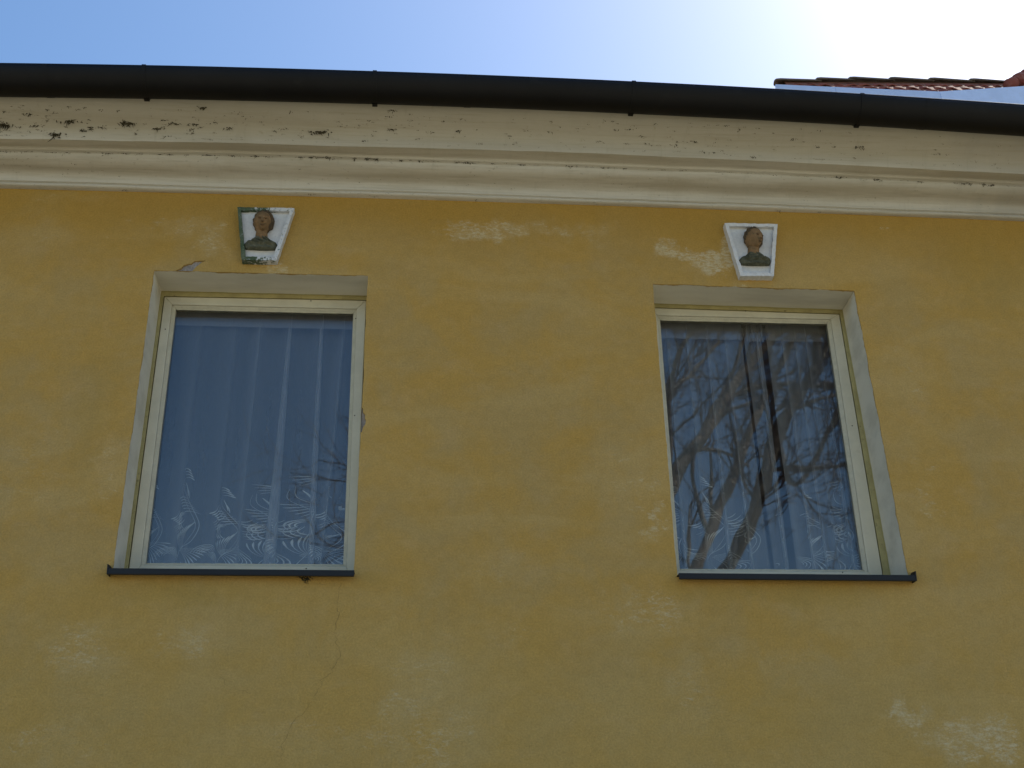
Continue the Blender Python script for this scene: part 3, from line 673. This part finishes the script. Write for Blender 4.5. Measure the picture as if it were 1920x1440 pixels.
def curtain(xa, xb, folds, y0, name, label, seed, hz, motif_phase, emb=True, cloth='sheer'):
    "folds: list of (centre, wavelength, overlap, depth) on the cloth; the cloth is a ruled sheet that hangs from the rail"
    zt, zb = 4.63, 2.98; rnd = random.Random(seed)
    root = thing(name, label, 'curtain', ((xa+xb)/2, y0, zt), 'net curtains inside the windows')
    n = 420; m = 26
    def pos(t, z):
        h = (zt-z)/(zt-zb); x = xa+(xb-xa)*t; s = x; y = y0
        for (c, wl, a, d, dr) in folds:
            cc = c+dr*h; u = (s-cc)/wl
            e = math.exp(-u*u*2.2); k = .55+.45*h
            x += -a*wl*sin(2*pi*u*.62)*e*k; y += -d*2.0*(cos(2*pi*u*.62)-.3)*e*k
        y += .005*sin(s*31+seed+1.3*h)*(.5+h)+.004*noise.noise((s*5, z*2, seed))
        return Vector((x, y, z))
    b = MB()
    for i in range(n+1):
        for j in range(m+1): b.v.append(pos(i/n, zt+(zb-zt)*j/m))
    for i in range(n):
        for j in range(m): b.f.append((i*(m+1)+j, (i+1)*(m+1)+j, (i+1)*(m+1)+j+1, i*(m+1)+j+1))
    out = [b.build('net_cloth', MT[cloth], None, True)]
    hd = MB(); n2 = 160
    for i in range(n2+1):
        for zz in (zt+.01, hz):
            v = pos(i/n2, zz); hd.v.append(Vector((v.x, y0-.030+.0015*sin(i*.4), zz)))
    for i in range(n2): hd.f.append((2*i, 2*i+2, 2*i+3, 2*i+1))
    out.append(hd.build('heading_band', MT['sheer2'], None, True))
    if emb:
        e = MB(); s = xa+motif_phase; k = 0
        while s < xb:
            f = 1
            for pts, ws in motif(s, 3.262+rnd.uniform(-.008, .008), f, (.94, 1.04, .86)[k % 3], rnd):
                V = []
                for i, (px, pz) in enumerate(pts):
                    a = pts[max(i-1, 0)]; c = pts[min(i+1, len(pts)-1)]; d = Vector((c[0]-a[0], c[1]-a[1])); 
                    if d.length < 1e-6: d = Vector((1, 0))
                    d.normalize(); nx_, nz_ = -d.y*ws[i], d.x*ws[i]
                    for sg in (1, -1):
                        tt = (px+sg*nx_-xa)/(xb-xa)
                        v = pos(min(1, max(0, tt)), pz+sg*nz_); V.append(v+Vector((0, -.002, 0)))
                if any(p[0] < xa+.004 or p[0] > xb-.004 for p in pts): continue
                e.add(V, [(2*i, 2*i+1, 2*i+3, 2*i+2) for i in range(len(pts)-1)])
            s += .165+rnd.uniform(-.012, .012); k += 1
        o = e.build('embroidery', MT['thread'], None); o['kind'] = 'stuff'; out.append(o)
    adopt(root, *out); return root
hzL = hit(500, 613, .30).z; hzR = hit(1400, 637, .30).z
curtain(-1.40, -.12, [(-1.08, .13, .14, .015, .01), (-.90, .12, .22, .016, .0), (-.79, .13, .42, .03, -.01), (-.65, .15, .62, .045, -.01), (-.50, .13, .70, .05, .01), (-.385, .11, .66, .04, -.03), (-.28, .11, .6, .03, 0)],
        .335, 'net_curtain', 'smooth sheer net curtain with white embroidered plumes in the sky reflecting window', 3, hzL, .19)
def sfolds(a, b, n, seed):
    r = random.Random(seed); return [(a+(b-a)*(i+.5)/n+r.uniform(-.01, .01), r.uniform(.055, .085), r.uniform(.32, .55), r.uniform(.015, .026), r.uniform(-.01, .01)) for i in range(n)]
g1a, g1b = hit(1389, 640, .33).x, hit(1450, 1040, .33).x
g2a, g2b = hit(1436, 720, .33).x, hit(1503, 1040, .33).x
GX1 = (g1a+g1b)/2; GX2 = (g2a+g2b)/2
LC = 'narrow net curtain panel, pleated and embroidered, '
curtain(.98, GX1-.010, sfolds(1.08, GX1-.05, 5, 4), .335, 'net_curtain', LC+'left of the wide dark gap behind branch reflections', 5, hzR, .21, True, 'sheer_b')
curtain(GX1+.008, GX2-.004, sfolds(GX1+.04, GX2-.03, 2, 6), .345, 'net_curtain', LC+'narrowest, between the two dark gaps', 8, hzR, .07, True, 'sheer_b')
curtain(GX2+.004, 2.24, sfolds(GX2+.05, 2.12, 5, 7), .335, 'net_curtain', LC+'right of the thin dark gap', 9, hzR, .09, True, 'sheer_b')
for W, lb in zip(WIN, ('white curtain rail inside the sky reflecting window', 'white curtain rail inside the branch reflecting window')):
    r = MB(); r.box(W['o'][0][0]-.1, W['o'][1][0]+.1, .40, .43, 4.60, 4.65); o = r.build('curtain_rail', MT['rail']); o['label'] = lb; o['category'] = 'curtain rail'; o['group'] = 'curtain rails'

# ------------------------------------------------------------------ dirt, moss and cobweb tufts on the mouldings
rnd = random.Random(11)
deb = MB()
def tuft(px, py, size, n, down=.4, flat=.7):
    r = RGT*((px-960)/FPX) - UPV*((py-720)/FPX) + FWD; r.normalize()
    h = cbvh.ray_cast(CAM, r)
    if h[0] is None: return
    P, Nn = h[0], h[1]; size *= .82
    if Nn.dot(r) > 0: Nn = -Nn
    for i in range(n):
        c = P+Vector((rnd.gauss(0, size*.5), 0, rnd.gauss(0, size*.18)))+Nn*rnd.uniform(0, size*.12)
        d = Vector((rnd.gauss(0, 1), rnd.gauss(0, .4), rnd.gauss(-down, flat)))+Nn*.3; d.normalize()
        L = size*rnd.uniform(.25, .75); s = d.cross(Nn+Vector((.01, .02, .03))).normalized()*size*rnd.uniform(.03, .11)
        bnd = Vector((rnd.gauss(0, .2), rnd.gauss(0, .2), -.25*rnd.random()))*L
        deb.add([c-s, c+s, c+d*L*.5+s*.8+bnd*.3, c+d*L*.5-s*.8+bnd*.3, c+d*L+bnd], [(0, 1, 2, 3), (3, 2, 4)])
    for i in range(max(1, n//5)):
        c = P+Vector((rnd.gauss(0, size*.25), 0, rnd.gauss(0, size*.1)))+Nn*size*.05; q = size*rnd.uniform(.08, .2)
        vs = [c+Vector((rnd.uniform(.6, 1.3)*q*a, rnd.uniform(.6, 1)*q*.6*b, rnd.uniform(.6, 1)*q*.8*z)) for a, b, z in ((1, 0, 0), (-1, 0, 0), (0, 1, 0), (0, -1, 0), (0, 0, 1), (0, 0, -1))]
        deb.add(vs, [(0, 2, 4), (2, 1, 4), (1, 3, 4), (3, 0, 4), (2, 0, 5), (1, 2, 5), (3, 1, 5), (0, 3, 5)])
for (x, y, s, n) in [(6, 233, .05, 34), (70, 235, .03, 12), (53, 213, .03, 9), (103, 212, .025, 7), (130, 227, .045, 22), (155, 245, .03, 14), (170, 240, .03, 12), (190, 238, .03, 12), (236, 231, .05, 34), (293, 241, .035, 16), (271, 232, .014, 5),
                     (325, 231, .035, 16), (362, 233, .03, 16), (376, 238, .02, 8), (428, 240, .03, 14), (600, 247, .05, 24), (379, 201, .035, 20), (395, 232, .018, 6), (448, 210, .012, 4),
                     (495, 219, .014, 5), (734, 207, .028, 14), (733, 242, .028, 14), (783, 244, .014, 6), (858, 245, .024, 10), (672, 240, .012, 5), (1303, 265, .022, 9), (1330, 273, .012, 5), (1564, 275, .018, 8), (1610, 275, .034, 14), (1591, 248, .014, 6),
                     (1413, 295, .022, 9), (1873, 290, .012, 5), (105, 254, .05, 20), (1050, 267, .01, 4), (962, 262, .008, 3)]:
    tuft(x, y, s, n)
def rowy(pts, x):
    for a, b in zip(pts, pts[1:]):
        if x <= b[0]: return a[1]+(b[1]-a[1])*(x-a[0])/(b[0]-a[0])
    return pts[-1][1]
row = [(0, 282), (640, 294), (1280, 318), (1920, 349)]; row1 = [(0, 254), (640, 267), (1280, 286), (1920, 318)]; row0 = [(0, 352), (640, 367), (1280, 390), (1920, 412)]
for x in [8, 30, 48, 90, 105, 128, 165, 200, 235, 263, 300, 318, 350, 385, 397, 436, 480, 500, 563, 585, 610, 618, 667, 688, 704, 752, 790, 858, 875, 923, 975, 982, 1070, 1130, 1140, 1172, 1240, 1278, 1345, 1515, 1573, 1645, 1725, 1805, 1815, 1845, 1860]:
    tuft(x, rowy(row, x)+1.5, rnd.uniform(.018, .04) if x < 900 else rnd.uniform(.014, .028), rnd.randint(8, 20) if x < 900 else rnd.randint(8, 15), .0, .25)
for i in range(90):
    x = rnd.random()**1.5*1900; tuft(x, rowy(row1, x)+rnd.uniform(-2, 1), rnd.uniform(.005, .013), 4, 0, .3)
for i in range(330):
    x = rnd.random()**1.6*1900; tuft(x, rowy(row1, x)-rnd.uniform(3, 58), rnd.choice((.006, .008, .010, .012, .014, .022)), 5)
for i in range(210):
    x = rnd.random()**1.4*1900; tuft(x, rowy(row, x)+rnd.uniform(2, 50), rnd.uniform(.005, .013), 3)
for i in range(150):
    x = rnd.random()*1900; tuft(x, rowy(row0, x)-rnd.uniform(0, 9), rnd.uniform(.003, .009), 3)
for i in range(160):
    x = rnd.random()*1920; tuft(x, rowy(row, x)+rnd.uniform(-.5, 2.5), rnd.uniform(.004, .013), 5, 0, .15)
for x in (577, 705, 895, 1460, 1535, 235, 587): tuft(x, rowy(row0, x)-2, .02, 7, 1)
tuft(578, 344, .014, 6)
o = deb.build('moss_and_cobweb_tufts', MT['debris']); o['kind'] = 'stuff'; o['label'] = 'dark tufts of moss, dirt and cobweb caught on the cream cornice'; o['category'] = 'moss'
# clump under the sill
cbvh = BVHTree.FromPolygons([(-9, -.002, 0), (9, -.002, 0), (9, -.002, 6), (-9, -.002, 6)], [(0, 1, 2, 3)])
deb = MB()
for q in range(3): tuft(572+q*1.5, 1083+q, .030, 14, .3, .6)
tuft(572, 1092, .016, 8, 2, .3)
o = deb.build('mud_nest', MT['debris']); o['label'] = 'small dark clump of mud and web stuck to the wall under a window sill'; o['category'] = 'nest'

# ------------------------------------------------------------------ neighbouring house: roof edge above the gutter
YR = 5.2
RZ0 = hit(1660, 151, YR); SL = R(50); RT = .045          # the ridge climbs a little to the right
def rz(x): return RZ0.z+(x-RZ0.x)*RT
RZ = RZ0.z
nb = thing('neighbouring_house', 'taller neighbouring house with red tiled roof and skylit white fascia above the gutter', 'house', (8, 8, 0))
Nrm = Vector((1, 0, RT)).cross(Vector((0, cos(SL), sin(SL)))).normalized(); Pr = Vector((RZ0.x, YR, RZ))
def onroof(px, py, off=0.0):
    r = RGT*((px-960)/FPX) - UPV*((py-720)/FPX) + FWD
    t = ((Pr+Nrm*off-CAM).dot(Nrm))/r.dot(Nrm); return CAM+r*t
F = [onroof(1454, 158, .11), onroof(1566, 163, .11), onroof(1762, 171.5, .11), onroof(1925, 161, .11), onroof(2150, 146, .11)]
# deck under the tiles
dk = MB()
def deck(off, mat):
    lo = [onroof(a, b, off) for a, b in ((1478, 160), (1762, 176), (1925, 166), (2150, 152))]
    hi = [Vector((p.x, YR, rz(p.x)+off/cos(SL)+.02)) for p in lo]
    for i in range(3): dk.add([lo[i], lo[i+1], hi[i+1], hi[i]], [(0, 1, 2, 3)])
deck(-.03, None)
out = [dk.build('roof_deck', MT['roof'])]
# pantiles, row by row from the ridge down; those that would stick out below the fascia are left off
down = Vector((0, -cos(SL), -sin(SL)))
def fas_z(x):
    for a, b in zip(F, F[1:]):
        if a.x <= x <= b.x: return a.z+(b.z-a.z)*(x-a.x)/(b.x-a.x)
    return 1e9 if x < F[0].x else F[-1].z
TW, TLn = .155, .27
def tile_mesh():
    b = MB(); n = 8
    for k2, ll in enumerate((0, TLn)):
        for th in (0, -.012):
            for i in range(n+1):
                u = i/n; h = .032*sin(u*2*pi)*.5+.018*cos(u*2*pi+1.0)
                b.v.append(Vector((u*TW*1.08, 0, 0))+Nrm*(h+th+(.028 if k2 else 0.0))+down*ll)
    m = n+1
    for i in range(n): b.f.append((i, i+1, 2*m+i+1, 2*m+i)); b.f.append((2*m+i, 2*m+i+1, 3*m+i+1, 3*m+i)); b.f.append((m+i, 3*m+i, 3*m+i+1, m+i+1))
    me = bpy.data.meshes.new('tile'); me.from_pydata([tuple(v) for v in b.v], [], b.f); me.polygons.foreach_set('use_smooth', [True]*len(me.polygons)); me.materials.append(MT['tile']); return me
tme = tile_mesh(); tr = random.Random(3)
for rix in range(4):
    for c in range(34):
        p = Vector((3.98+c*TW, YR, rz(3.98+c*TW)))+down*(rix*.215)
        mid = p+down*TLn*.45
        if (p+down*TLn).z < max(fas_z(p.x), fas_z(p.x+TW))-.16 or p.x < F[0].x+.02: continue
        o = bpy.data.objects.new('tile', tme); COL.objects.link(o); o.location = p+Nrm*tr.uniform(-.045, -.038); o.rotation_euler = (0, 0, tr.uniform(-.02, .02)); o.rotation_euler[1] = -RT; o.parent = nb
        o.location -= nb.location
# ridge caps
brk = [1454, 1531, 1592, 1668, 1742, 1818, 1886, 1960, 2035]
yy = [153, 151, 149.5, 150, 151, 152.5, 153.5, 154, 155]
for i in range(len(brk)-1):
    a = hit(brk[i]-2, yy[i]+1.8, YR); c = hit(brk[i+1]+8, yy[i+1]+4.0, YR); b = MB(); n = 10
    vs = []
    for (p, r_) in ((a, .030), (a.lerp(c, .03), .040), (a.lerp(c, .12), .044), (c, .032)):
        for j in range(n+1):
            t = pi*1.15*j/n-.07*pi; vs.append(p+Vector((0, cos(t)*r_*1.3, sin(t)*r_)))
        for j in range(n+1):
            t = pi*1.15*j/n-.07*pi; vs.append(p+Vector((0, cos(t)*(r_-.012)*1.1, sin(t)*(r_-.012))))
    m = n+1
    for s_ in range(3):
        for j in range(n):
            b.f.append((s_*2*m+j, s_*2*m+j+1, (s_+1)*2*m+j+1, (s_+1)*2*m+j)); b.f.append((s_*2*m+m+j, (s_+1)*2*m+m+j, (s_+1)*2*m+m+j+1, s_*2*m+m+j+1))
    for j in range(n): b.f.append((j, m+j, m+j+1, j+1))
    b.v = vs; out.append(b.build('ridge_tile', MT['ridge'], None, True))
# hip tiles climbing to the right
for i, (a, c) in enumerate((((1893, 160), (1913, 146)), ((1908, 150), (1932, 137)), ((1924, 141), (1950, 128)), ((1942, 132), (1970, 118)))):
    p, q = hit(*a, YR-.25-.0*i), hit(*c, YR-.1+.0*i); b = MB(); b.tube([p, p.lerp(q, .5), q], [.075, .068, .058], 12); o = b.build('hip_tile', MT['tile'], None, True); out.append(o)
# fascia boards
for i, (a, c) in enumerate(zip(F, F[1:])):
    g_ = Vector((.006, 0, 0)); b = MB(); dz = Vector((0, 0, -.95)); back = Vector((0, .025, 0))
    b.hexa([a+g_*.3, c-g_*.3, c-g_*.3+dz, a+g_*.3+dz], [a+g_*.3+back, c-g_*.3+back, c-g_*.3+dz+back, a+g_*.3+dz+back])
    o = b.build('fascia_board', MT['fascia']); out.append(o)
bd = MB(); zz = min(p.z for p in F)-.3
bd.box(F[0].x+.05, 12, YR-.15, YR+6, 0, zz-.08)
out.append(bd.build('wall', MT['render']))
adopt(nb, *out)

# ------------------------------------------------------------------ bare tree behind the camera, seen mirrored in the glass
tree = thing('bare_tree', 'large leafless tree whose dark branches are mirrored in the window glass', 'tree', (3.0, -9.0, 0))
def mir(px, py, Yv): 
    v = hit(px, py, Yv); return Vector((v.x, .43-v.y, v.z))
tr = random.Random(5)
big = MB(); tw = MB(); tips = []
def limb(pts, r0, r1, nsub=6, sl=0):
    Q = []
    P = [pts[0]]+pts+[pts[-1]]
    for i in range(1, len(P)-2):
        for k in range(6):
            t = k/6; a, b, c, d = P[i-1], P[i], P[i+1], P[i+2]
            Q.append(.5*((2*b)+(-a+c)*t+(2*a-5*b+4*c-d)*t*t+(-a+3*b-3*c+d)*t**3))
    Q.append(pts[-1]); n = len(Q)
    Q = [q+Vector((noise.noise(q*1.3), noise.noise(q*1.3+Vector((7, 0, 0))), noise.noise(q*1.3+Vector((0, 7, 0)))))*.05*min(1, i/3) for i, q in enumerate(Q)]
    rad = [(r0+(r1-r0)*(i/(n-1))**.8)*.76 for i in range(n)]
    big.tube(Q, rad, 9)
    for k in range(nsub):
        i = int(n*(.2+.75*k/nsub)); d = (Q[min(i+1, n-1)]-Q[i-1]).normalized()
        grow(Q[i], (d+Vector((tr.gauss(0, .6), tr.gauss(0, .6), tr.gauss(.15, .45)))).normalized(), rad[i]*.42, tr.uniform(.9, 1.6), sl)
    grow(Q[-1], (Q[-1]-Q[-2]).normalized(), rad[-1]*.9, 1.6 if not sl else .8, sl)
def grow(p, d, r, L, lvl):
    n = 5; pts = [p]; 
    for i in range(n):
        d = (d+Vector((tr.gauss(0, .16), tr.gauss(0, .16), tr.gauss(.03, .14)))).normalized(); pts.append(pts[-1]+d*L/n)
    (big if r > .03 else tw).tube(pts, [r*(1-.6*i/n) for i in range(n+1)], 6 if r > .03 else 4, False)
    if lvl >= 3 or r < .004: return
    m = (4, 4, 3)[lvl]
    for k in range(m):
        i = tr.randint(1, n); dd = (pts[i]-pts[i-1]).normalized()
        ax = Vector((tr.gauss(0, 1), tr.gauss(0, 1), tr.gauss(0, 1))).normalized()
        grow(pts[i], (dd+ax*.75).normalized(), max(.0045, r*(.62-.05*k)*(1-.4*i/n)), L*tr.uniform(.5, .8), lvl+1)
V = 9.43
trunk_top = mir(1240, 1300, V); base = Vector((trunk_top.x-.2, -9.0, -.1))
limb([base, base+Vector((.05, 0, 1.4)), base.lerp(trunk_top, .62), trunk_top, mir(1246, 1150, V)], .42, .24, 0)
limb([mir(1240, 1250, V), mir(1215, 1080, V), mir(1262, 910, V-.2), mir(1325, 800, V-.2), mir(1395, 690, V), mir(1462, 620, V+.1), mir(1560, 540, V+.2)], .17, .06, 7)
limb([mir(1246, 1180, V), mir(1290, 1100, V+.4), mir(1350, 960, V+.6), mir(1385, 870, V+.7), mir(1425, 770, V+.8), mir(1475, 660, V+1), mir(1500, 560, V+1.2)], .13, .05, 7)
limb([mir(1246, 1160, V), mir(1350, 1080, V-.5), mir(1425, 940, V-.7), mir(1455, 820, V-.8), mir(1500, 740, V-.9), mir(1535, 690, V-1), mir(1532, 590, V-1.1)], .15, .075, 6)
limb([mir(1518, 712, V-1), mir(1552, 660, V-1.05), mir(1570, 600, V-1.1), mir(1600, 520, V-1.1)], .085, .05, 4)
limb([mir(1352, 745, V), mir(1420, 722, V+.1), mir(1500, 722, V-.1), mir(1590, 724, V-.4), mir(1680, 700, V-.4)], .06, .03, 5)
limb([mir(1222, 1010, V), mir(1240, 850, V+.6), mir(1255, 740, V+1), mir(1300, 700, V+1.2), mir(1345, 640, V+1.4)], .09, .03, 7)
limb([mir(1262, 905, V), mir(1250, 780, V-.3), mir(1268, 660, V-.7), mir(1330, 590, V-.8)], .07, .03, 5)
limb([mir(1440, 880, V-.7), mir(1510, 880, V-1), mir(1580, 870, V-1.3), mir(1700, 850, V-1.4)], .05, .02, 6)
limb([mir(1455, 830, V-.8), mir(1490, 905, V-.9), mir(1560, 800, V-1.2), mir(1610, 640, V-1.4)], .05, .035, 6)
limb([mir(1330, 1010, V+.5), mir(1300, 860, V+.8), mir(1370, 700, V+1.0), mir(1400, 580, V+1.2)], .055, .035, 6)
limb([mir(1246, 1200, V), mir(1130, 1090, V+.3), mir(980, 1010, V+.6), mir(840, 940, V+.9), mir(735, 905, V+1)], .10, .022, 3, 2)
limb([mir(900, 970, V+.7), mir(790, 1000, V+.3), mir(700, 1010, V+.2)], .035, .012, 3, 2)
limb([mir(1246, 1220, V), mir(1120, 1040, V-.6), mir(980, 880, V-1), mir(860, 760, V-1.2)], .09, .02, 3, 2)
for (a, b_, L) in (((760, 900), (640, 870), 1.5), ((760, 830), (655, 770), 1.2), ((740, 960), (600, 980), 1.7), ((750, 1010), (620, 1020), 1.5), ((700, 920), (560, 900), 1.5), ((745, 1060), (600, 1060), 1.5)):
    p = mir(*a, V+.5); q = mir(*b_, V+.5); grow(p, (q-p).normalized(), .013, L*.8, 1); grow(p, (q-p+Vector((0, .3, .4))).normalized(), .010, L*.6, 2)
adopt(tree, big.build('trunk', MT['bark'], None, True), tw.build('crown', MT['twig'], None))
